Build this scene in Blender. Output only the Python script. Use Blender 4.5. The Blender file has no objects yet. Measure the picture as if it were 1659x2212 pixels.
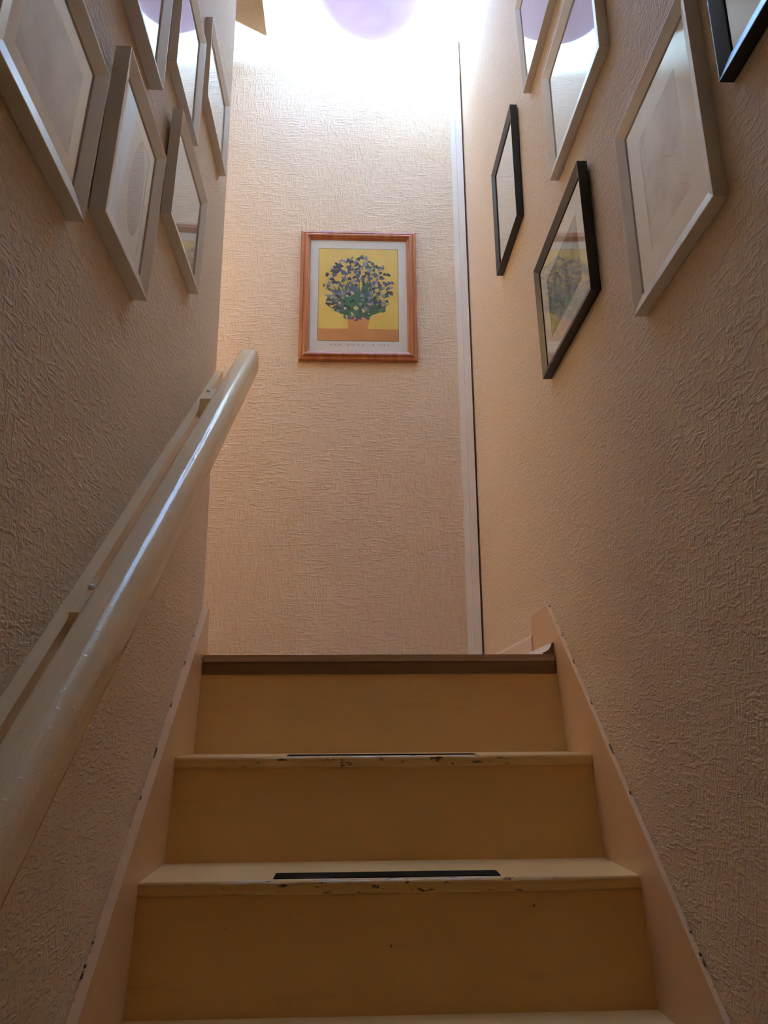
import bpy, bmesh, math, random
from mathutils import Vector, Matrix

S = bpy.context.scene
COL = S.collection
R = math.radians

# ------------------------------------------------------------------ camera
PITCH, YAW, ROLL, FPX = 15.4604, -2.4566, 0.3953, 1695.5
def cam_vec(x, d, u):
    c, s = math.cos(R(PITCH)), math.sin(R(PITCH))
    y, z = c*d - s*u, s*d + c*u
    c, s = math.cos(R(YAW)), math.sin(R(YAW))
    return Vector((c*x - s*y, s*x + c*y, z))
_c, _s = math.cos(R(ROLL)), math.sin(R(ROLL))
cr, cu, cb = cam_vec(_c, 0, -_s), cam_vec(_s, 0, _c), cam_vec(0, -1, 0)
cam_data = bpy.data.cameras.new('camera')
cam = bpy.data.objects.new('camera', cam_data)
COL.objects.link(cam)
cam.matrix_world = Matrix(((cr.x, cu.x, cb.x, 0), (cr.y, cu.y, cb.y, 0), (cr.z, cu.z, cb.z, 0), (0, 0, 0, 1)))
cam_data.sensor_fit = 'VERTICAL'
cam_data.sensor_height = 24.0
cam_data.lens = 24.0 * FPX / 2212.0
cam_data.clip_start = 0.02
S.camera = cam

# ------------------------------------------------------------------ world, light, exposure
world = bpy.data.worlds.new('World')
S.world = world
world.use_nodes = True
world.node_tree.nodes['Background'].inputs[0].default_value = (0.02, 0.018, 0.016, 1)
world.node_tree.nodes['Background'].inputs[1].default_value = 0.0
BULB_STRENGTH = 4600.0
BULB_COLOR = (0.59, 1.23, 2.30)
GLOBE_STRENGTH = 15.0
GLOBE_COLOR = (1.0, 0.72, 0.36)
S.view_settings.view_transform = 'Standard'
S.view_settings.look = 'None'
S.view_settings.gamma = 1.0
S.view_settings.exposure = 0.0
S.view_settings.use_curve_mapping = False
S.cycles.diffuse_bounces = 7          # a long stairwell lit by bounced light
S.cycles.max_bounces = 8
S.cycles.adaptive_threshold = 0.05

# ------------------------------------------------------------------ measured scene (metres, camera at the origin)
XL, XR = -0.3324, 0.4676           # inner faces of the two stair strings
WL, WR = -0.3480, 0.4762           # wall faces
Y1, Z1, GO, RI = 1.3570, -0.2304, 0.2154, 0.1813
YB, HC = 2.8271, 2.9812            # back wall, ceiling
YE = 1.8549                        # end of the left wall
X1 = -0.3866                       # edge of the low ceiling over the stairs
Z3, Y3 = 0.1624, 1.7955            # landing
NDOWN = 11
ZF = Z1 - (NDOWN + 1)*RI           # lower hall floor
YF = -1.9
XFAR = -2.1

# ------------------------------------------------------------------ node helpers
def mat(name):
    m = bpy.data.materials.new(name)
    m.use_nodes = True
    nt = m.node_tree
    return m, nt, nt.nodes['Principled BSDF']
def N(nt, kind, **kw):
    n = nt.nodes.new(kind)
    for k, v in kw.items():
        if k.startswith('i_'):
            n.inputs[int(k[2:])].default_value = v
        else:
            setattr(n, k, v)
    return n
def L(nt, a, ao, b, bi):
    nt.links.new(a.outputs[ao], b.inputs[bi])
def math_(nt, op, a, b=None, c=None):
    n = nt.nodes.new('ShaderNodeMath'); n.operation = op
    for i, v in enumerate((a, b, c)):
        if v is None: continue
        if isinstance(v, (int, float)): n.inputs[i].default_value = v
        else: nt.links.new(v, n.inputs[i])
    return n.outputs[0]
def ramp(nt, v, lo, hi):
    n = nt.nodes.new('ShaderNodeMapRange'); n.interpolation_type = 'SMOOTHSTEP'
    nt.links.new(v, n.inputs[0]); n.inputs[1].default_value = lo; n.inputs[2].default_value = hi
    return n.outputs[0]
def vec(nt, x, y, z):
    n = nt.nodes.new('ShaderNodeCombineXYZ')
    for i, v in enumerate((x, y, z)):
        if isinstance(v, (int, float)): n.inputs[i].default_value = v
        else: nt.links.new(v, n.inputs[i])
    return n.outputs[0]
def noise(nt, v, scale=1.0, detail=2.0, rough=0.5):
    n = nt.nodes.new('ShaderNodeTexNoise')
    nt.links.new(v, n.inputs['Vector'])
    n.inputs['Scale'].default_value = scale; n.inputs['Detail'].default_value = detail
    n.inputs['Roughness'].default_value = rough
    return n.outputs[0]
def mixc(nt, f, a, b):
    n = nt.nodes.new('ShaderNodeMix'); n.data_type = 'RGBA'
    if isinstance(f, (int, float)): n.inputs[0].default_value = f
    else: nt.links.new(f, n.inputs[0])
    for i, v in ((6, a), (7, b)):
        if isinstance(v, tuple): n.inputs[i].default_value = (*v, 1)
        else: nt.links.new(v, n.inputs[i])
    return n.outputs[2]
def pos(nt):
    g = nt.nodes.new('ShaderNodeNewGeometry')
    s = nt.nodes.new('ShaderNodeSeparateXYZ')
    nt.links.new(g.outputs['Position'], s.inputs[0])
    return s.outputs[0], s.outputs[1], s.outputs[2], g.outputs['Position']

WALL = (0.755, 0.565, 0.375)
PAINT = (0.78, 0.485, 0.19)
STRING = (0.79, 0.49, 0.265)
RISER_SHADED = (0.75, 0.415, 0.135)  # tread paint again, darker and warmer to stand for the risers' dim warm light

def wallpaper(name, axis, col=WALL):
    m, nt, b = mat(name)
    x, y, z, p = pos(nt)
    u = x if axis == 'x' else y
    wob = noise(nt, p, 40.0, 0.0)
    wobz = math_(nt, 'MULTIPLY', wob, 0.006)
    zz = math_(nt, 'ADD', z, wobz); uu = math_(nt, 'ADD', u, wobz)
    h1 = noise(nt, vec(nt, math_(nt, 'MULTIPLY', u, 22.0 if axis == 'x' else 40.0), math_(nt, 'MULTIPLY', zz, 150.0), 1.3), 1.0, 1.0, 0.6)
    h2 = noise(nt, vec(nt, math_(nt, 'MULTIPLY', uu, 150.0), math_(nt, 'MULTIPLY', z, 26.0 if axis == 'x' else 42.0), 7.7), 1.0, 1.0, 0.6)
    r1 = ramp(nt, h1, 0.50, 0.64); r2 = ramp(nt, h2, 0.50, 0.64)
    msk = ramp(nt, noise(nt, p, 3.0, 1.0), 0.48, 0.66)
    lo = nt.nodes.new('ShaderNodeMix')
    nt.links.new(math_(nt, 'MULTIPLY', msk, 1.0 if axis == 'x' else 0.45), lo.inputs[0]); nt.links.new(r1, lo.inputs[2]); nt.links.new(r2, lo.inputs[3])
    both = math_(nt, 'MAXIMUM', lo.outputs[0], math_(nt, 'MULTIPLY', math_(nt, 'MAXIMUM', r1, r2), 0.55))
    fine = noise(nt, p, 260.0, 0.0)
    hgt = math_(nt, 'ADD', both, math_(nt, 'MULTIPLY', fine, 0.35 if axis == 'x' else 0.75))
    bp = N(nt, 'ShaderNodeBump'); bp.inputs['Strength'].default_value = 1.0 if axis == 'x' else 0.65; bp.inputs['Distance'].default_value = 0.0022 if axis == 'x' else 0.0018
    nt.links.new(hgt, bp.inputs['Height']); L(nt, bp, 0, b, 'Normal')
    tint = noise(nt, p, 3.0, 0.0)
    c = mixc(nt, tint, tuple(v*0.97 for v in col), tuple(min(1, v*1.03) for v in col))
    nt.links.new(c, b.inputs['Base Color'])
    b.inputs['Roughness'].default_value = 0.62
    b.inputs['Specular IOR Level'].default_value = 0.35
    return m

def painted(name, col, rough=0.3, bump=0.25, spec=0.5, scale=60.0, wear=None):
    m, nt, b = mat(name)
    x, y, z, p = pos(nt)
    n1 = noise(nt, vec(nt, math_(nt, 'MULTIPLY', x, 0.25), y, z), scale, 3.0)
    c = mixc(nt, n1, tuple(v*0.96 for v in col), tuple(min(1, v*1.04) for v in col))
    if wear == 'scuff':
        s = ramp(nt, noise(nt, vec(nt, math_(nt, 'MULTIPLY', x, 5.0), math_(nt, 'MULTIPLY', y, 5.0), math_(nt, 'MULTIPLY', z, 30.0)), 1.0, 5.0, 0.65), 0.60, 0.80)
        sp = ramp(nt, noise(nt, p, 60.0, 1.0), 0.795, 0.82)
        f = math_(nt, 'MAXIMUM', math_(nt, 'MULTIPLY', s, 0.22), math_(nt, 'MULTIPLY', sp, 0.85))
        c = mixc(nt, f, c, (0.10, 0.06, 0.03))
    nt.links.new(c, b.inputs['Base Color'])
    bp = N(nt, 'ShaderNodeBump'); bp.inputs['Strength'].default_value = bump; bp.inputs['Distance'].default_value = 0.001
    nt.links.new(n1, bp.inputs['Height']); L(nt, bp, 0, b, 'Normal')
    b.inputs['Roughness'].default_value = rough
    b.inputs['Specular IOR Level'].default_value = spec
    return m

def nosing_paint():
    # cream gloss with chipped, flaked paint along the worn middle of the nosing
    m, nt, b = mat('worn_cream_gloss')
    x, y, z, p = pos(nt)
    k = math_(nt, 'DIVIDE', math_(nt, 'SUBTRACT', y, Y1), GO)
    fr = math_(nt, 'FRACT', math_(nt, 'ADD', k, 0.25))          # 0.25 at each nosing edge
    front = ramp(nt, math_(nt, 'ABSOLUTE', math_(nt, 'SUBTRACT', fr, 0.26)), 0.075, 0.035)
    mid = ramp(nt, math_(nt, 'ABSOLUTE', math_(nt, 'SUBTRACT', x, 0.05)), 0.34, 0.16)
    n1 = noise(nt, vec(nt, math_(nt, 'MULTIPLY', x, 38.0), math_(nt, 'MULTIPLY', y, 120.0), math_(nt, 'MULTIPLY', z, 120.0)), 1.0, 3.0, 0.6)
    chip = math_(nt, 'MULTIPLY', ramp(nt, n1, 0.61, 0.645), math_(nt, 'MULTIPLY', front, mid))
    flake = math_(nt, 'MULTIPLY', ramp(nt, noise(nt, vec(nt, math_(nt, 'MULTIPLY', x, 16.0), math_(nt, 'MULTIPLY', y, 200.0), math_(nt, 'MULTIPLY', z, 200.0)), 1.0, 3.0), 0.46, 0.60), math_(nt, 'MULTIPLY', front, mid))
    gn = nt.nodes.new('ShaderNodeNewGeometry'); sn = nt.nodes.new('ShaderNodeSeparateXYZ'); L(nt, gn, 'True Normal', sn, 0)
    flake = math_(nt, 'MULTIPLY', flake, ramp(nt, sn.outputs[2], 0.15, 0.55))     # worn along the upper edge only
    c = mixc(nt, math_(nt, 'MULTIPLY', flake, 0.8), PAINT, (0.90, 0.85, 0.76))
    c = mixc(nt, math_(nt, 'MULTIPLY', chip, 0.9), c, (0.09, 0.05, 0.025))
    nt.links.new(c, b.inputs['Base Color'])
    hh = math_(nt, 'SUBTRACT', math_(nt, 'MULTIPLY', flake, 0.5), chip)
    bp = N(nt, 'ShaderNodeBump'); bp.inputs['Strength'].default_value = 0.7; bp.inputs['Distance'].default_value = 0.0012
    nt.links.new(hh, bp.inputs['Height']); L(nt, bp, 0, b, 'Normal')
    b.inputs['Roughness'].default_value = 0.34
    return m

def string_paint():
    # cream gloss; the filler along the wall edge has cracked open in places
    m, nt, b = mat('string_cream_gloss')
    x, y, z, p = pos(nt)
    cen = (WL + WR)/2; half = (WR - WL)/2
    d = math_(nt, 'SUBTRACT', half, math_(nt, 'ABSOLUTE', math_(nt, 'SUBTRACT', x, cen)))
    near = ramp(nt, d, 0.0048, 0.0020)
    gap = math_(nt, 'MULTIPLY', near, ramp(nt, noise(nt, vec(nt, 0.0, math_(nt, 'MULTIPLY', y, 24.0), math_(nt, 'MULTIPLY', z, 24.0)), 1.0, 4.0, 0.7), 0.535, 0.60))
    n1 = noise(nt, p, 50.0, 3.0)
    c = mixc(nt, n1, tuple(v*0.96 for v in STRING), tuple(v*1.04 for v in STRING))
    c = mixc(nt, gap, c, (0.03, 0.02, 0.015))
    nt.links.new(c, b.inputs['Base Color'])
    bp = N(nt, 'ShaderNodeBump'); bp.inputs['Strength'].default_value = 0.3; bp.inputs['Distance'].default_value = 0.0012
    nt.links.new(n1, bp.inputs['Height']); L(nt, bp, 0, b, 'Normal')
    b.inputs['Roughness'].default_value = 0.22
    return m

def brushed_gloss():
    # thick brushed gloss: long brush strokes, small bubbles and dents
    m, nt, b = mat('handrail_gloss')
    x, y, z, p = pos(nt)
    al = math_(nt, 'ADD', math_(nt, 'MULTIPLY', y, 0.77), math_(nt, 'MULTIPLY', z, 0.64))
    ac = math_(nt, 'SUBTRACT', math_(nt, 'MULTIPLY', z, 0.77), math_(nt, 'MULTIPLY', y, 0.64))
    st = noise(nt, vec(nt, math_(nt, 'MULTIPLY', x, 170.0), math_(nt, 'MULTIPLY', al, 7.0), math_(nt, 'MULTIPLY', ac, 170.0)), 1.0, 3.0)
    dn = ramp(nt, noise(nt, p, 170.0, 2.0), 0.60, 0.74)
    hh = math_(nt, 'ADD', math_(nt, 'MULTIPLY', st, 0.7), math_(nt, 'MULTIPLY', dn, 0.5))
    nt.links.new(mixc(nt, st, (0.85, 0.61, 0.35), (0.90, 0.67, 0.41)), b.inputs['Base Color'])
    bp = N(nt, 'ShaderNodeBump'); bp.inputs['Strength'].default_value = 0.55; bp.inputs['Distance'].default_value = 0.0011
    nt.links.new(hh, bp.inputs['Height']); L(nt, bp, 0, b, 'Normal')
    b.inputs['Roughness'].default_value = 0.14
    b.inputs['Specular IOR Level'].default_value = 0.45
    return m

def wood(name, ca, cb_, axis='x', rough=0.4, sc=1.0):
    m, nt, b = mat(name)
    x, y, z, p = pos(nt)
    k = {'x': (3.0, 60.0, 60.0), 'z': (60.0, 60.0, 3.0), 'y': (60.0, 3.0, 60.0)}[axis]
    n1 = noise(nt, vec(nt, math_(nt, 'MULTIPLY', x, k[0]*sc), math_(nt, 'MULTIPLY', y, k[1]*sc), math_(nt, 'MULTIPLY', z, k[2]*sc)), 1.0, 4.0, 0.6)
    nt.links.new(mixc(nt, ramp(nt, n1, 0.3, 0.7), ca, cb_), b.inputs['Base Color'])
    b.inputs['Roughness'].default_value = rough
    bp = N(nt, 'ShaderNodeBump'); bp.inputs['Strength'].default_value = 0.15; bp.inputs['Distance'].default_value = 0.001
    nt.links.new(n1, bp.inputs['Height']); L(nt, bp, 0, b, 'Normal')
    return m

def plain(name, col, rough=0.5, spec=0.5, var=0.03, scale=40.0, metallic=0.0):
    m, nt, b = mat(name)
    x, y, z, p = pos(nt)
    n1 = noise(nt, p, scale, 2.0)
    nt.links.new(mixc(nt, n1, tuple(v*(1-var) for v in col), tuple(min(1, v*(1+var)) for v in col)), b.inputs['Base Color'])
    b.inputs['Roughness'].default_value = rough
    b.inputs['Specular IOR Level'].default_value = spec
    b.inputs['Metallic'].default_value = metallic
    return m

def picture_glass():
    m = bpy.data.materials.new('picture_glass'); m.use_nodes = True
    nt = m.node_tree; nt.nodes.clear()
    o = nt.nodes.new('ShaderNodeOutputMaterial')
    fr0 = nt.nodes.new('ShaderNodeFresnel'); fr0.inputs[0].default_value = 1.6
    gm = nt.nodes.new('ShaderNodeNewGeometry')
    fr = nt.nodes.new('ShaderNodeMath'); fr.operation = 'MULTIPLY'
    inv = nt.nodes.new('ShaderNodeMath'); inv.operation = 'SUBTRACT'; inv.inputs[0].default_value = 1.0
    two = math_(nt, 'DIVIDE', math_(nt, 'MULTIPLY', fr0.outputs[0], 2.0), math_(nt, 'ADD', fr0.outputs[0], 1.0))   # both faces of the pane
    L(nt, gm, 'Backfacing', inv, 1); nt.links.new(two, fr.inputs[0]); L(nt, inv, 0, fr, 1)
    t = nt.nodes.new('ShaderNodeBsdfTransparent'); t.inputs[0].default_value = (0.99, 1.0, 0.995, 1)
    g = nt.nodes.new('ShaderNodeBsdfGlossy'); g.inputs['Roughness'].default_value = 0.03
    mx = nt.nodes.new('ShaderNodeMixShader')
    L(nt, fr, 0, mx, 0); L(nt, t, 0, mx, 1); L(nt, g, 0, mx, 2); L(nt, mx, 0, o, 0)
    return m

def bowl_glass():
    m = bpy.data.materials.new('opal_glass'); m.use_nodes = True
    nt = m.node_tree; nt.nodes.clear()
    o = nt.nodes.new('ShaderNodeOutputMaterial')
    t = nt.nodes.new('ShaderNodeBsdfTranslucent'); t.inputs[0].default_value = (0.80, 0.60, 0.60, 1)
    d = nt.nodes.new('ShaderNodeBsdfDiffuse'); d.inputs[0].default_value = (0.40, 0.27, 0.30, 1)
    g = nt.nodes.new('ShaderNodeBsdfGlossy'); g.inputs['Roughness'].default_value = 0.08
    m1 = nt.nodes.new('ShaderNodeMixShader'); m1.inputs[0].default_value = 0.885
    m2 = nt.nodes.new('ShaderNodeMixShader'); m2.inputs[0].default_value = 0.05
    L(nt, t, 0, m1, 1); L(nt, d, 0, m1, 2); L(nt, m1, 0, m2, 1); L(nt, g, 0, m2, 2); L(nt, m2, 0, o, 0)
    return m

def emissive(name, col, s):
    m = bpy.data.materials.new(name); m.use_nodes = True
    nt = m.node_tree; nt.nodes.clear()
    o = nt.nodes.new('ShaderNodeOutputMaterial'); e = nt.nodes.new('ShaderNodeEmission')
    e.inputs[0].default_value = (*col, 1); e.inputs[1].default_value = s
    L(nt, e, 0, o, 0)
    return m

def faded_print(name, base, tone, kind):
    # pale printed sheet with soft blotches of a second tone
    m, nt, b = mat(name)
    x, y, z, p = pos(nt)
    n1 = noise(nt, p, 9.0 if kind == 'soft' else 26.0, 4.0, 0.6)
    f = ramp(nt, n1, 0.35, 0.68)
    nt.links.new(mixc(nt, f, base, tone), b.inputs['Base Color'])
    b.inputs['Roughness'].default_value = 0.7
    return m

M = {
    'back': wallpaper('embossed_wallpaper_back', 'x'),
    'side': wallpaper('embossed_wallpaper_side', 'y'),
    'ceiling': plain('ceiling_white', (0.86, 0.86, 0.86), 0.8, 0.2),
    'riser': painted('riser_shaded_cream_gloss', RISER_SHADED, 0.38, 0.2, wear='scuff'),
    'tread': nosing_paint(),
    'string': string_paint(),
    'rail': brushed_gloss(),
    'trim': painted('trim_white', (0.87, 0.82, 0.73), 0.35, 0.1),
    'skirt': painted('skirting_cream', (0.80, 0.61, 0.43), 0.35, 0.1),
    'laminate': wood('laminate_edge', (0.40, 0.235, 0.145), (0.56, 0.36, 0.24), 'x', 0.4),
    'brown': wood('dark_brown_board', (0.17, 0.075, 0.032), (0.23, 0.105, 0.048), 'x', 0.45),
    'floor': wood('laminate_floor', (0.30, 0.19, 0.12), (0.40, 0.27, 0.17), 'x', 0.4),
    'floor_warm_bounce': wood('warm_bounce_boards', (0.50, 0.22, 0.06), (0.60, 0.28, 0.08), 'y', 0.4),  # unseen floor, orange-brown chosen to warm the light bouncing up the stairs
    'wall_warm_bounce': wood('warm_bounce_pine', (0.74, 0.35, 0.09), (0.82, 0.42, 0.13), 'z', 0.4),  # unseen end wall, made orange so that it reflects warm light upstairs
    'grip': plain('grip_tape', (0.022, 0.015, 0.009), 1.0, 0.0, 0.5, 900.0),
    'white_frame': painted('white_frame_lacquer', (0.80, 0.75, 0.68), 0.30, 0.05, 0.5, 30.0),
    'black_frame': painted('black_frame_lacquer', (0.012, 0.012, 0.016), 0.32, 0.05, 0.5, 30.0),
    'mat_board': plain('mat_board', (0.95, 0.94, 0.93), 0.8, 0.2),
    'glass': picture_glass(),
    'pine': wood('stained_pine', (0.28, 0.075, 0.018), (0.42, 0.14, 0.038), 'z', 0.33),
    'paper': plain('paper_white', (0.93, 0.90, 0.86), 0.75, 0.2),
    'metal': plain('steel', (0.75, 0.74, 0.72), 0.35, 0.5, 0.02, 40.0, 0.6),
    'blister': plain('cream_gloss_drip', (0.86, 0.78, 0.66), 0.12, 0.6),
    'bowl': bowl_glass(),
    'bulb': emissive('bulb_glow', BULB_COLOR, BULB_STRENGTH),
    'globe': emissive('added_globe_glow', GLOBE_COLOR, GLOBE_STRENGTH),
    'ink': plain('grey_ink', (0.42, 0.40, 0.39), 0.8, 0.2),
}

# ------------------------------------------------------------------ mesh helpers
def link(name, bm, m, parent=None, smooth=False, label=None, bevel=0.0, seg=2):
    if bevel:
        bmesh.ops.bevel(bm, geom=[e for e in bm.edges if len(e.link_faces) == 2 and e.calc_face_angle(0) > 0.5],
                        offset=bevel, segments=seg, affect='EDGES', profile=0.5)
    bmesh.ops.recalc_face_normals(bm, faces=bm.faces[:])
    me = bpy.data.meshes.new(name)
    bm.to_mesh(me); bm.free()
    for mm in (m if isinstance(m, (list, tuple)) else [m]): me.materials.append(mm)
    if smooth:
        for f in me.polygons: f.use_smooth = True
    o = bpy.data.objects.new(name, me)
    COL.objects.link(o)
    if parent is not None:
        o.parent = parent
        o.matrix_parent_inverse = root_of(parent)
    if label: o['label'] = label
    return o
_inv = {}
def root_of(p):
    return _inv.get(p.name, Matrix.Identity(4))
def thing(name, loc, label, cat, group=None):
    e = bpy.data.objects.new(name, None); COL.objects.link(e)
    e.empty_display_size = 0.05
    e.location = loc
    e['label'] = label; e['category'] = cat
    if group: e['group'] = group
    _inv[e.name] = Matrix.Translation(-Vector(loc))
    return e
def box(bm, x0, x1, y0, y1, z0, z1):
    v = [bm.verts.new((x, y, z)) for x in (x0, x1) for y in (y0, y1) for z in (z0, z1)]
    for f in ((0, 1, 3, 2), (4, 6, 7, 5), (0, 4, 5, 1), (2, 3, 7, 6), (0, 2, 6, 4), (1, 5, 7, 3)):
        bm.faces.new([v[i] for i in f])
    return v
def prism(bm, prof, place):
    """prof: closed list of 2-D points; place(p, end) -> 3-D point for end 0 and 1."""
    a = [bm.verts.new(place(p, 0)) for p in prof]
    b = [bm.verts.new(place(p, 1)) for p in prof]
    n = len(prof)
    fs = [bm.faces.new(a), bm.faces.new(b[::-1])]
    for i in range(n):
        bm.faces.new((a[i], b[i], b[(i+1) % n], a[(i+1) % n]))
    return fs
def lathe(bm, prof, c, n=48, close=False):
    rings = []
    for r, z in prof:
        if r < 1e-6: rings.append([bm.verts.new((c[0], c[1], c[2]+z))])
        else: rings.append([bm.verts.new((c[0]+r*math.cos(2*math.pi*i/n), c[1]+r*math.sin(2*math.pi*i/n), c[2]+z)) for i in range(n)])
    pairs = list(zip(rings, rings[1:])) + ([(rings[-1], rings[0])] if close else [])
    for a, b in pairs:
        for i in range(n):
            j = (i+1) % n
            if len(a) == 1 and len(b) == 1: continue
            if len(a) == 1: bm.faces.new((a[0], b[i], b[j]))
            elif len(b) == 1: bm.faces.new((a[i], a[j], b[0]))
            else: bm.faces.new((a[i], a[j], b[j], b[i]))
def tube(bm, p, q, r, n=8):
    p, q = Vector(p), Vector(q); d = (q-p).normalized()
    s = d.orthogonal().normalized(); t = d.cross(s)
    a = [bm.verts.new(p + r*(math.cos(2*math.pi*i/n)*s + math.sin(2*math.pi*i/n)*t)) for i in range(n)]
    b = [bm.verts.new(q + r*(math.cos(2*math.pi*i/n)*s + math.sin(2*math.pi*i/n)*t)) for i in range(n)]
    bm.faces.new(a[::-1]); bm.faces.new(b)
    for i in range(n): bm.faces.new((a[i], a[(i+1) % n], b[(i+1) % n], b[i]))
def ball(bm, c, r, sx=1, sy=1, sz=1):
    g = bmesh.ops.create_uvsphere(bm, u_segments=12, v_segments=8, radius=r)
    for v in g['verts']: v.co = Vector((v.co.x*sx + c[0], v.co.y*sy + c[1], v.co.z*sz + c[2]))
def struct(name, x0, x1, y0, y1, z0, z1, m, parent=None, bevel=0.0):
    bm = bmesh.new(); box(bm, x0, x1, y0, y1, z0, z1)
    o = link(name, bm, m, parent, bevel=bevel)
    if parent is None: o['kind'] = 'structure'
    return o

# ------------------------------------------------------------------ room shell
ZT = HC + 0.75
struct('wall_left', WL-0.10, WL, YF, YE, ZF-0.05, ZT, M['side'])
struct('wall_right', WR, WR+0.10, YF, YB+0.20, ZF-0.05, ZT, M['side'])
struct('wall_back', XFAR-0.1, 0.4685, YB, YB+0.10, -0.2, ZT, M['back'])
struct('wall_back_recess', 0.4685, WR, YB+0.10, YB+0.12, -0.2, ZT, M['back'])
struct('wall_front', WL-0.10, WR+0.10, YF-0.10, YF, ZF-0.05, ZT, M['wall_warm_bounce'])
struct('wall_landing_far', XFAR-0.10, XFAR, YE-0.1, YB, 0.0, ZT, M['side'])
struct('wall_landing_front', XFAR-0.10, WL-0.10, YE-0.10, YE, 0.0, ZT, M['back'])
struct('ceiling', X1, WR, YE, YB, HC, HC+0.12, M['ceiling'])
struct('ceiling_stairwell', WL, WR, YF, YE, HC, HC+0.12, M['ceiling'])
struct('ceiling_landing', XFAR, X1, YE, YB, HC+0.62, HC+0.72, M['ceiling'])
struct('floor', XFAR, WR, Y3+0.075, YB, Z3-0.10, Z3, M['floor'])
struct('floor_lower', WL, WR, YF, Y1-NDOWN*GO+0.02, ZF-0.05, ZF, M['floor_warm_bounce'])
# cream panel on the ceiling behind the lamp
struct('trim_4', -0.115, 0.36, 2.08, 2.752, HC-0.014, HC, M['ceiling'], bevel=0.003)

# upright trim in the corner of the back wall: a flat strip and a cover strip
tr = struct('trim_1', 0.4190, 0.4410, YB-0.012, YB, Z3, HC, M['trim'], bevel=0.0015)
bm = bmesh.new(); box(bm, 0.4415, 0.4680, YB-0.016, YB, Z3, HC)
link('cover_strip', bm, M['trim'], tr, bevel=0.002)

# skirting on the landing, and the white quadrant bead with a raw sawn end at its foot
bm = bmesh.new()
pr = [(0, 0), (0.0125, 0), (0.0125, 0.062), (0.009, 0.070), (0, 0.074)]
prism(bm, pr, lambda p, e: (WR - p[0], (2.02, YB)[e], Z3 + p[1]))
o = link('baseboard_right', bm, M['skirt']); o['kind'] = 'structure'
bm = bmesh.new()
pr = [(0, 0), (0.026, 0), (0.026, 0.005), (0.019, 0.0075), (0.0125, 0.012), (0.008, 0.0185), (0.0055, 0.026), (0.002, 0.028), (0, 0.027)]
fs = prism(bm, pr, lambda p, e: (XR - 0.0005 - p[0], (Y3+0.012, YB)[e], Z3 + p[1]))
fs[0].material_index = 1; fs[1].material_index = 1
o = link('trim_2', bm, [M['trim'], M['brown']]); o['kind'] = 'structure'

# ------------------------------------------------------------------ staircase
stair = thing('staircase', (0.0676, Y1, ZF), 'steep straight staircase painted cream with worn chipped nosings and black grip strips', 'staircase')
TH = 0.024
def tread_mesh(k):
    y0, z0 = Y1 + k*GO, Z1 + k*RI
    yb = y0 + GO - 0.030
    pr = []
    for i in range(6):                         # upper edge rounded over, then an upright front
        a = math.pi/2 + math.pi/2*i/5
        pr.append((y0 + 0.006 + 0.006*math.cos(a), z0 - 0.006 + 0.006*math.sin(a)))
    for i in range(4):
        a = math.pi + math.pi/2*i/3
        pr.append((y0 + 0.004 + 0.004*math.cos(a), z0 - 0.017 + 0.004*math.sin(a)))
    pr.append((yb + 0.012, z0 - 0.021)); pr.append((yb + 0.012, z0))
    bm = bmesh.new()
    prism(bm, pr, lambda p, e: ((XL, XR)[e], p[0], p[1]))
    return bm
for k in range(1, -NDOWN-1, -1):
    y0, z0 = Y1 + k*GO, Z1 + k*RI
    t = link('tread', tread_mesh(k), M['tread'], stair, smooth=False)
    for f in t.data.polygons:
        if abs(f.normal.x) < 0.5 and len(f.vertices) == 4 and f.area < 0.006: f.use_smooth = True
    if k in (0, 1):
        bm = bmesh.new()
        pr = [(-0.1225, 0.015), (0.2440, 0.017), (0.2445, 0.058), (0.2410, 0.063), (-0.1195, 0.063), (-0.1225, 0.060)]
        prism(bm, pr, lambda p, e: (p[0], y0 + p[1], z0 + (0.0002, 0.0016)[e]))
        g = link('grip_strip', bm, M['grip'], t, label='black gritty grip strip stuck along the nosing')
        g.matrix_parent_inverse = Matrix.Identity(4)
# risers lean: their feet stand a little forward of the nosing above
def riser(k, ztop, ytop):
    zf = Z1 + (k-1)*RI
    yf = Y1 + k*GO - 0.031
    bm = bmesh.new()
    pr = [(yf, zf - 0.004), (ytop, ztop), (ytop + 0.018, ztop), (yf + 0.018, zf - 0.004)]
    prism(bm, pr, lambda p, e: ((XL, XR)[e], p[0], p[1]))
    link('riser', bm, M['riser'], stair)
for k in range(1, -NDOWN-1, -1):
    riser(k, Z1 + k*RI - 0.019, Y1 + k*GO + 0.004)
riser(2, 0.1205, Y3 + 0.004)
# strings (the sloping side boards)
SL = RI/GO
def zs(y, h=0.0948): return Z1 + SL*(y - Y1) + h
for side in (-1, 1):
    bm = bmesh.new()
    if side < 0:
        xa, xb = WL + 0.0005, XL
        y1 = 1.8436
        pr = [(-1.30, zs(-1.30, -0.22)), (-1.30, zs(-1.30)), (y1, zs(y1)), (YE - 0.002, zs(y1) - 0.004), (YE - 0.002, Z3 - 0.14), (1.62, zs(1.62, -0.30))]
    else:
        xa, xb = XR, WR - 0.0005
        y1 = 1.8559
        pr = [(-1.30, zs(-1.30, -0.22)), (-1.30, zs(-1.30)), (y1, zs(y1)), (2.02, zs(y1) - 0.004), (2.02, Z3 + 0.001), (1.90, Z3 - 0.14), (1.62, zs(1.62, -0.30))]
    prism(bm, pr, lambda p, e: ((xa, xb)[e], p[0], p[1]))
    link('string', bm, M['string'], stair, bevel=0.0022, seg=2)
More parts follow.
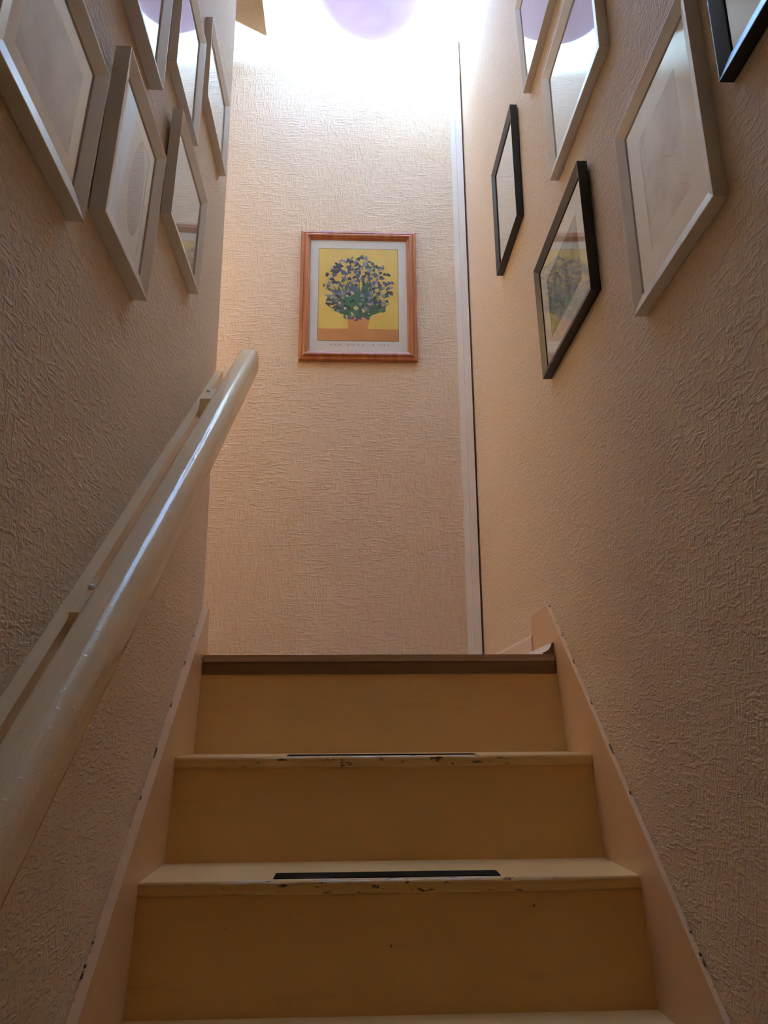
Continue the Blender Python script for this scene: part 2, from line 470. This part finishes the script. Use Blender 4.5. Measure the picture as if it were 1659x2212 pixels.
# edge of the landing: laminate lip over a dark brown board
le = bmesh.new(); box(le, XL + 0.003, XR - 0.0025, Y3, Y3 + 0.074, 0.1475, Z3)
le = link('landing_lip', le, M['laminate'], stair, bevel=0.0015, label='brown laminate lip at the top of the stairs')
bm = bmesh.new(); box(bm, XL + 0.003, XR - 0.004, Y3 + 0.001, Y3 + 0.080, 0.1195, 0.1468)
link('landing_board', bm, M['brown'], stair, bevel=0.001, label='dark brown board under the laminate lip')

# ------------------------------------------------------------------ handrail
rail = thing('handrail', (WL, YE, 0.90), 'chunky glossy cream handrail on a plank fixed to the wall', 'handrail')
BS, BZ = 0.8216, -0.6375           # plank: top edge z = BS*y + BZ
bm = bmesh.new()
prism(bm, [(WL + 0.0003, 0), (WL + 0.018, 0), (WL + 0.018, -0.10), (WL + 0.0003, -0.10)],
      lambda p, e: (p[0], (-1.1, YE - 0.001)[e], BZ + BS*(-1.1, YE - 0.001)[e] + p[1]))
link('wall_plank', bm, M['rail'], rail, bevel=0.0018)
RS, RZ = 0.8471, -0.6297            # rail: top z = RS*y + RZ
RX0, RX1, RH, REND = -0.3115, -0.2589, 0.068, 1.866
def rdx(y): return 0.0181*(y - 0.8)/1.1        # the rail stands a little further off the wall at the top
def rail_prof():
    pts = []
    def arc(cx, cz, rx, rz, a0, a1, n=6):
        for i in range(n+1):
            a = R(a0 + (a1-a0)*i/n); pts.append((cx + rx*math.cos(a), cz + rz*math.sin(a)))
    arc(RX1-0.019, -0.024, 0.019, 0.024, 90, 0, 10)
    arc(RX1-0.019, -RH+0.024, 0.019, 0.024, 0, -90, 8)
    arc(RX0+0.016, -RH+0.026, 0.016, 0.026, -90, -180, 8)
    arc(RX0+0.016, -0.026, 0.016, 0.026, 180, 90, 10)
    return pts
bm = bmesh.new()
ys = [-1.1] + [-0.9 + 0.1*i for i in range(27)] + [REND - 0.012, REND - 0.004, REND]
sc = [1.0]*(len(ys)-2) + [0.985, 0.94]
prof = rail_prof(); mx, mz = (RX0+RX1)/2, -RH/2
rings = []
for y, k in zip(ys, sc):
    if y > REND - 0.05 and y < REND - 0.013: y = REND - 0.05
    rings.append([bm.verts.new((mx + rdx(y) + (px-mx)*k, y - (pz-mz)*k*0.35, RS*y + RZ + mz + (pz-mz)*k)) for px, pz in prof])
for a, b in zip(rings, rings[1:]):
    for i in range(len(prof)):
        bm.faces.new((a[i], b[i], b[(i+1) % len(prof)], a[(i+1) % len(prof)]))
bm.faces.new(rings[0]); bm.faces.new(rings[-1][::-1])
link('rail', bm, M['rail'], rail, smooth=True)
for yc in (1.62, 0.96, 0.30, -0.5):
    bm = bmesh.new()
    zc = RZ + RS*yc - 0.04
    prism(bm, [(-0.03, -0.028), (0.03, -0.028), (0.03, 0.016), (-0.03, 0.016)],
          lambda p, e: ((WL + 0.018, RX0 + rdx(yc) + 0.005)[e], yc + p[0], zc + RS*p[0] + p[1]))
    sp = link('spacer_block', bm, M['rail'], rail, bevel=0.002)
for (px, py, pz) in ((-0.3205, 1.632, RZ + RS*1.632 - 0.0225), (-0.3205, 0.972, RZ + RS*0.972 - 0.0225)):
    bm = bmesh.new(); ball(bm, (px, py, pz), 0.0042)
    link('screw_head', bm, M['metal'], rail, smooth=True, label='bright screw head beside the spacer block')
bm = bmesh.new(); ball(bm, (-0.281, 1.086, RS*1.086 + RZ - 0.0015), 0.0042, 1, 1.5, 1)
link('paint_drip', bm, M['blister'], rail, smooth=True, label='small dried drip of gloss paint')

# ------------------------------------------------------------------ framed pictures on the side walls
def frame_pic(side, q, colour, label, group, sheet, matw, extra=None):
    yn, wd, zb, ht, t, m, lean, phi, rec = q
    la, ph = R(lean), R(phi)
    def P(u, v, n):
        uc = u - wd/2
        cu = math.cos(ph)*uc - math.sin(ph)*v; vv = math.sin(ph)*uc + math.cos(ph)*v
        o = math.cos(la)*n + math.sin(la)*vv
        z = zb + math.cos(la)*vv - math.sin(la)*n
        o += 0.0004
        return Vector(((WL + o) if side < 0 else (WR - o), yn + wd/2 + cu, z))
    root = thing(colour + '_picture_frame', P(wd/2, 0, 0), label, 'picture frame', group)
    fm = M['white_frame'] if colour == 'white' else M['black_frame']
    # moulding: outer box, front face, inner reveal; mitred corners come from the four corner rings
    bm = bmesh.new()
    ringdef = [(0, 0.0), (0, t), (0.0018, t), (m - 0.0012, t - rec + 0.0022), (m, t - rec + 0.0016), (m, 0.0)]   # face slopes in to the glass
    rings = [[bm.verts.new(P(*c, n)) for c in ((o, o), (wd-o, o), (wd-o, ht-o), (o, ht-o))] for o, n in ringdef]
    for a, b in zip(rings, rings[1:] + rings[:1]):
        for i in range(4):
            bm.faces.new((a[i], a[(i+1) % 4], b[(i+1) % 4], b[i]))
    bmesh.ops.bevel(bm, geom=[e for e in bm.edges if e.calc_face_angle(0) > 0.6], offset=0.0010, segments=2, affect='EDGES', profile=0.5)
    link('frame', bm, fm, root)
    def slab(name, o, n0, n1, mm, lab=None):
        bm = bmesh.new()
        a = [bm.verts.new(P(*c, n0)) for c in ((o, o), (wd-o, o), (wd-o, ht-o), (o, ht-o))]
        b = [bm.verts.new(P(*c, n1)) for c in ((o, o), (wd-o, o), (wd-o, ht-o), (o, ht-o))]
        bm.faces.new(a[::-1]); bm.faces.new(b)
        for i in range(4): bm.faces.new((a[i], a[(i+1) % 4], b[(i+1) % 4], b[i]))
        return link(name, bm, mm, root, label=lab)
    g = t - rec
    slab('backing_board', m - 0.0001, 0.0003, g - 0.0033, M['mat_board'])
    slab('picture_sheet', (m + matw - 0.004) if matw > 0 else m - 0.0001, g - 0.0032, g - 0.0027, sheet)
    if matw > 0:
        bm = bmesh.new()
        rr = []
        for o, n in ((m - 0.0001, g - 0.0026), (m - 0.0001, g - 0.0012), (m + matw - 0.0008, g - 0.0012), (m + matw, g - 0.0026)):
            rr.append([bm.verts.new(P(*c, n)) for c in ((o, o), (wd-o, o), (wd-o, ht-o), (o, ht-o))])
        for a, b in zip(rr, rr[1:] + rr[:1]):
            for i in range(4): bm.faces.new((a[i], a[(i+1) % 4], b[(i+1) % 4], b[i]))
        link('mat', bm, M['mat_board'], root)
    if extra: extra(P, root, wd, ht, g)
    slab('glass', m - 0.0001, g - 0.0011, g, M['glass'])
    return root

SH = {
    'blue': faded_print('pale_blue_grey_print', (0.36, 0.44, 0.54), (0.58, 0.66, 0.74), 'soft'),
    'cream': faded_print('cream_print', (0.86, 0.87, 0.87), (0.92, 0.92, 0.91), 'soft'),
    'pink': faded_print('pale_pink_grey_print', (0.56, 0.48, 0.46), (0.80, 0.74, 0.72), 'soft'),
    'mottled': faded_print('mottled_grey_print', (0.16, 0.17, 0.17), (0.48, 0.44, 0.38), 'busy'),
    'white': faded_print('white_print', (0.86, 0.88, 0.90), (0.92, 0.93, 0.93), 'soft'),
}
def pear(P, root, wd, ht, g):
    # grey-lilac pointed oval laid over the sheet
    bm = bmesh.new()
    pts = []
    for i in range(28):
        a = 2*math.pi*i/28
        pts.append((wd*0.60 + wd*0.15*math.cos(a)*(1 - 0.25*math.sin(a)), ht*0.52 + ht*0.30*math.sin(a)))
    bm.faces.new([bm.verts.new(P(u, v, g - 0.0022)) for u, v in pts])
    link('grey_oval', bm, plain('lilac_grey_oval', (0.42, 0.42, 0.46), 0.8), root)

GL = 'white frames on the wall over the handrail'
frame_pic(-1, (0.5845, 0.2557, 0.6026, 0.2248, 0.0210, 0.0273, 2.6206, -2.1686, 0.0091), 'white',
          'white frame nearest the camera over the handrail, pale blue-grey print in a mat', GL, SH['blue'], 0.025)
frame_pic(-1, (0.9035, 0.2207, 0.6589, 0.2735, 0.0221, 0.0268, 2.5001, -0.9305, 0.0091), 'white',
          'white frame holding a grey oval, middle of the low row over the handrail', GL, SH['cream'], 0.022, pear)
frame_pic(-1, (1.2368, 0.2678, 0.8985, 0.2310, 0.0197, 0.0251, 1.7699, -0.6230, 0.0089), 'white',
          'white frame of the low row over the handrail, furthest up the stairs', GL, SH['white'], 0.0)
frame_pic(-1, (0.8163, 0.2999, 1.0593, 0.4200, 0.0225, 0.0285, 0.8827, -1.2096, 0.0093), 'white',
          'tall white frame cut off at the top, first of the high row over the handrail', GL, SH['white'], 0.0)
frame_pic(-1, (1.2037, 0.2156, 1.2022, 0.2759, 0.0175, 0.0271, 0.4785, -1.0217, 0.0093), 'white',
          'white frame mirroring the lamp, middle of the high row over the handrail', GL, SH['white'], 0.0)
frame_pic(-1, (1.4783, 0.2702, 1.3887, 0.2235, 0.0177, 0.0251, 0.0000, -0.7052, 0.0090), 'white',
          'white frame of the high row over the handrail, beside the wall end', GL, SH['white'], 0.0)
GR = 'white frames on the wall facing the handrail'
frame_pic(1, (1.4204, 0.3000, 1.6479, 0.2803, 0.0192, 0.0225, 1.8383, 0.5039, 0.0088), 'white',
          'white frame mirroring the lamp, furthest up the wall facing the handrail', GR, SH['white'], 0.0)
frame_pic(1, (1.1580, 0.3742, 1.2223, 0.2873, 0.0198, 0.0320, 0.5478, 0.4074, 0.0096), 'white',
          'white frame full of bright lamp reflection, just above the large black frame', GR, SH['white'], 0.0)
frame_pic(1, (0.8333, 0.2899, 0.6449, 0.3513, 0.0198, 0.0247, 0.0000, -1.3319, 0.0090), 'white',
          'large white frame with pale pinkish print in a wide mat, facing the handrail', GR, SH['pink'], 0.048)
GK = 'black frames on the wall facing the handrail'
frame_pic(1, (1.8675, 0.3096, 1.3775, 0.3690, 0.0207, 0.0232, 0.3639, 0.8139, 0.0089), 'black',
          'slim black frame with a plain white sheet, beside the white corner trim', GK, SH['white'], 0.0)
frame_pic(1, (1.3153, 0.3905, 0.8060, 0.2937, 0.0205, 0.0214, 1.0069, -0.6864, 0.0091), 'black',
          'black frame with a mottled grey print, lowest on the wall facing the handrail', GK, SH['mottled'], 0.050)
frame_pic(1, (0.4845, 0.3000, 0.7746, 0.4200, 0.0189, 0.0230, 0.6784, 0.8284, 0.0089), 'black',
          'black frame cut by the top corner of the picture, nearest the camera', GK, SH['pink'], 0.040)

# ------------------------------------------------------------------ wooden framed poster on the back wall
PX0, PX1, PZ0, PZ1, PY = -0.2110, 0.2590, 1.395, 1.978, YB - 0.0015
art = thing('framed_poster', ((PX0+PX1)/2, YB, PZ0), 'framed flower poster in orange-brown wood on the back wall', 'picture')
bm = bmesh.new()
rd = [(0, 0.0), (0, 0.014), (0.004, 0.0175), (0.011, 0.0185), (0.014, 0.0165), (0.0165, 0.0195), (0.022, 0.0235),
      (0.028, 0.0225), (0.0305, 0.0185), (0.034, 0.0175), (0.040, 0.0115), (0.040, 0.004), (0.030, 0.004), (0.030, 0.0)]
rings = [[bm.verts.new((x, PY - n, z)) for x, z in ((PX0+o, PZ0+o), (PX1-o, PZ0+o), (PX1-o, PZ1-o), (PX0+o, PZ1-o))] for o, n in rd]
for a, b in zip(rings, rings[1:] + rings[:1]):
    for i in range(4): bm.faces.new((a[i], a[(i+1) % 4], b[(i+1) % 4], b[i]))
link('frame', bm, M['pine'], art)
bm = bmesh.new(); box(bm, PX0+0.030, PX1-0.030, PY-0.0068, PY-0.0042, PZ0+0.030, PZ1-0.030)
link('poster_sheet', bm, M['paper'], art)
# plain generic bunch of blue flowers on a yellow ground
QX0, QX1, QZ0, QZ1 = -0.1365, 0.1835, 1.484, 1.899
random.seed(11)
ink = [faded_print('print_yellow', (0.80, 0.52, 0.09), (0.90, 0.62, 0.13), 'soft'),
       faded_print('print_orange', (0.62, 0.25, 0.06), (0.74, 0.32, 0.08), 'soft'),
       plain('print_blue', (0.15, 0.17, 0.27), 0.7, 0.2), plain('print_dusk', (0.08, 0.09, 0.11), 0.7, 0.2),
       plain('print_haze', (0.36, 0.36, 0.40), 0.7, 0.2), plain('print_green', (0.10, 0.24, 0.12), 0.7, 0.2),
       plain('print_straw', (0.75, 0.60, 0.25), 0.7, 0.2), plain('print_edge', (0.20, 0.17, 0.12), 0.7, 0.2)]
bm = bmesh.new()
lay = [0.0069]
def poly(pts, mi):
    lay[0] += 0.000004
    f = bm.faces.new([bm.verts.new((x, PY - lay[0], z)) for x, z in pts]); f.material_index = mi
def quad(x0, x1, z0, z1, mi): poly([(x0, z0), (x1, z0), (x1, z1), (x0, z1)], mi)
quad(QX0-0.002, QX1+0.002, QZ0-0.002, QZ1+0.002, 7)
quad(QX0, QX1, QZ0, QZ1, 0)
quad(QX0, QX1, QZ0, QZ0+0.052, 1)
def ell(x, z, a, b, th, mi, n=9):
    c, s = math.cos(th), math.sin(th)
    pts = []
    for i in range(n):
        t = 2*math.pi*i/n; k = 1 + 0.22*math.sin(3*t + x*300)
        u, v = a*k*math.cos(t), b*k*math.sin(t)
        pts.append((min(QX1-.002, max(QX0+.002, x + c*u - s*v)), min(QZ1-.002, max(QZ0+.002, z + s*u + c*v))))
    poly(pts, mi)
CX, CZ = 0.0235, 1.70
# plain tumbler
poly([(CX-0.036, QZ0+0.022), (CX+0.036, QZ0+0.022), (CX+0.046, QZ0+0.115), (CX-0.046, QZ0+0.115)], 1)
for i in range(46):
    a = math.pi*(0.06 + 0.88*i/45); ln = random.uniform(0.09, 0.15)
    bx, bz = CX, QZ0 + 0.105
    tx, tz = bx + math.cos(a)*ln*0.98, bz + math.sin(a)*ln*1.45
    px, pz = -(tz-bz), (tx-bx); k = 0.0045/math.hypot(px, pz)
    poly([(bx+px*k, bz+pz*k), (bx-px*k, bz-pz*k), ((bx+tx)/2-px*k*1.3, (bz+tz)/2-pz*k*1.3), (tx, tz), ((bx+tx)/2+px*k*1.3, (bz+tz)/2+pz*k*1.3)], 5)
for i in range(330):
    a = random.uniform(0, 2*math.pi); r_ = math.sqrt(random.random())
    x, z = CX + 0.142*r_*math.cos(a), CZ + 0.020 + 0.146*r_*math.sin(a)
    ell(x, z, random.uniform(0.006, 0.013), random.uniform(0.004, 0.008), random.uniform(0, 3.1), random.choice((2, 2, 3, 3, 4, 4, 2, 5, 6)))
link('print', bm, ink, art, label='generic flower print on a yellow ground')
cu_ = bpy.data.curves.new('caption', 'FONT'); cu_.body = 'VAN GOGH IRISES'; cu_.size = 0.0125; cu_.space_character = 1.9
cu_.extrude = 0.0001; cu_.align_x = 'CENTER'
cap = bpy.data.objects.new('caption', cu_); COL.objects.link(cap)
cap.parent = art; cap.matrix_parent_inverse = root_of(art)
cap.location = (0.0275, PY - 0.0072, 1.4615); cap.rotation_euler = (math.pi/2, 0, 0)
cu_.materials.append(M['ink'])
bpy.context.view_layer.update()
if cap.dimensions.x > 0: cu_.size *= 1.0; cap.scale = (0.237/cap.dimensions.x, 1, 1)
bpy.context.view_layer.update()
dg = bpy.context.evaluated_depsgraph_get()
cm = bpy.data.meshes.new_from_object(cap.evaluated_get(dg))
cm.transform(cap.matrix_world)
bpy.data.objects.remove(cap); bpy.data.curves.remove(cu_)
cap = bpy.data.objects.new('caption', cm); COL.objects.link(cap)
cap.parent = art; cap.matrix_parent_inverse = root_of(art); cap['label'] = 'spaced grey capitals under the print'; cap['kind'] = 'stuff'
bm = bmesh.new(); box(bm, PX0+0.0385, PX1-0.0385, PY-0.0105, PY-0.0085, PZ0+0.0385, PZ1-0.0385)
link('glass', bm, M['glass'], art)

# ------------------------------------------------------------------ bowl lamp under the ceiling
LX, LY, LZ = 0.0720, 2.42, 2.648      # lowest point of the bowl
lamp = thing('bowl_lamp', (LX, LY, HC), 'white glass bowl lamp hanging from the ceiling, lit', 'lamp')
RB, DB = 0.224, 0.130
prof = []
am = math.acos((RB-DB)/RB)
for i in range(15):
    a = am*i/14; prof.append((RB*math.sin(a), RB - RB*math.cos(a)))
inner = [((RB-0.005)*math.sin(am*i/14), RB - (RB-0.005)*math.cos(am*i/14)) for i in range(14, -1, -1)]
bm = bmesh.new(); lathe(bm, prof + inner, (LX, LY, LZ), 64)
link('glass_bowl', bm, M['bowl'], lamp, smooth=True)
bm = bmesh.new()
bulb_c = (LX, LY, LZ + 0.083)
lathe(bm, [(0, -0.030), (0.012, -0.0275), (0.022, -0.02), (0.029, -0.008), (0.030, 0.002), (0.026, 0.015), (0.018, 0.028), (0.013, 0.038), (0, 0.038)], bulb_c, 20)
link('bulb', bm, M['bulb'], lamp, smooth=True, label='glowing bulb inside the bowl')
bm = bmesh.new(); lathe(bm, [(0, 0.0385), (0.014, 0.0385), (0.016, 0.045), (0.016, 0.075), (0.008, 0.082), (0, 0.082)], bulb_c, 20)
tube(bm, (LX, LY, bulb_c[2]+0.08), (LX, LY, HC-0.03), 0.005)
link('lamp_holder', bm, M['trim'], lamp)
bm = bmesh.new(); lathe(bm, [(0, -0.046), (0.03, -0.044), (0.05, -0.034), (0.06, -0.0142), (0, -0.0142)], (LX, LY, HC), 32)
link('ceiling_rose', bm, M['trim'], lamp, smooth=True)
rr = RB*math.sin(am) - 0.003
for i in range(3):
    a = R(90 + 120*i)
    bm = bmesh.new()
    tube(bm, (LX + rr*math.cos(a), LY + rr*math.sin(a), LZ + DB - 0.002), (LX + 0.045*math.cos(a), LY + 0.045*math.sin(a), HC - 0.034), 0.002)
    link('hanging_rod', bm, M['metal'], lamp)

# unseen warm globe lamp, added over the landing for the glow on the back wall
GX, GY, GZ = -1.25, 2.40, 1.75
globe = thing('added_globe_lamp', (GX, GY, HC + 0.62), 'unseen warm paper globe lamp added over the landing for its glow', 'lamp')
bm = bmesh.new(); bmesh.ops.create_uvsphere(bm, u_segments=32, v_segments=16, radius=0.15)
for v in bm.verts: v.co += Vector((GX, GY, GZ))
link('paper_shade', bm, M['globe'], globe, smooth=True)
bm = bmesh.new(); tube(bm, (GX, GY, GZ + 0.149), (GX, GY, HC + 0.62), 0.004)
link('flex', bm, M['trim'], globe)
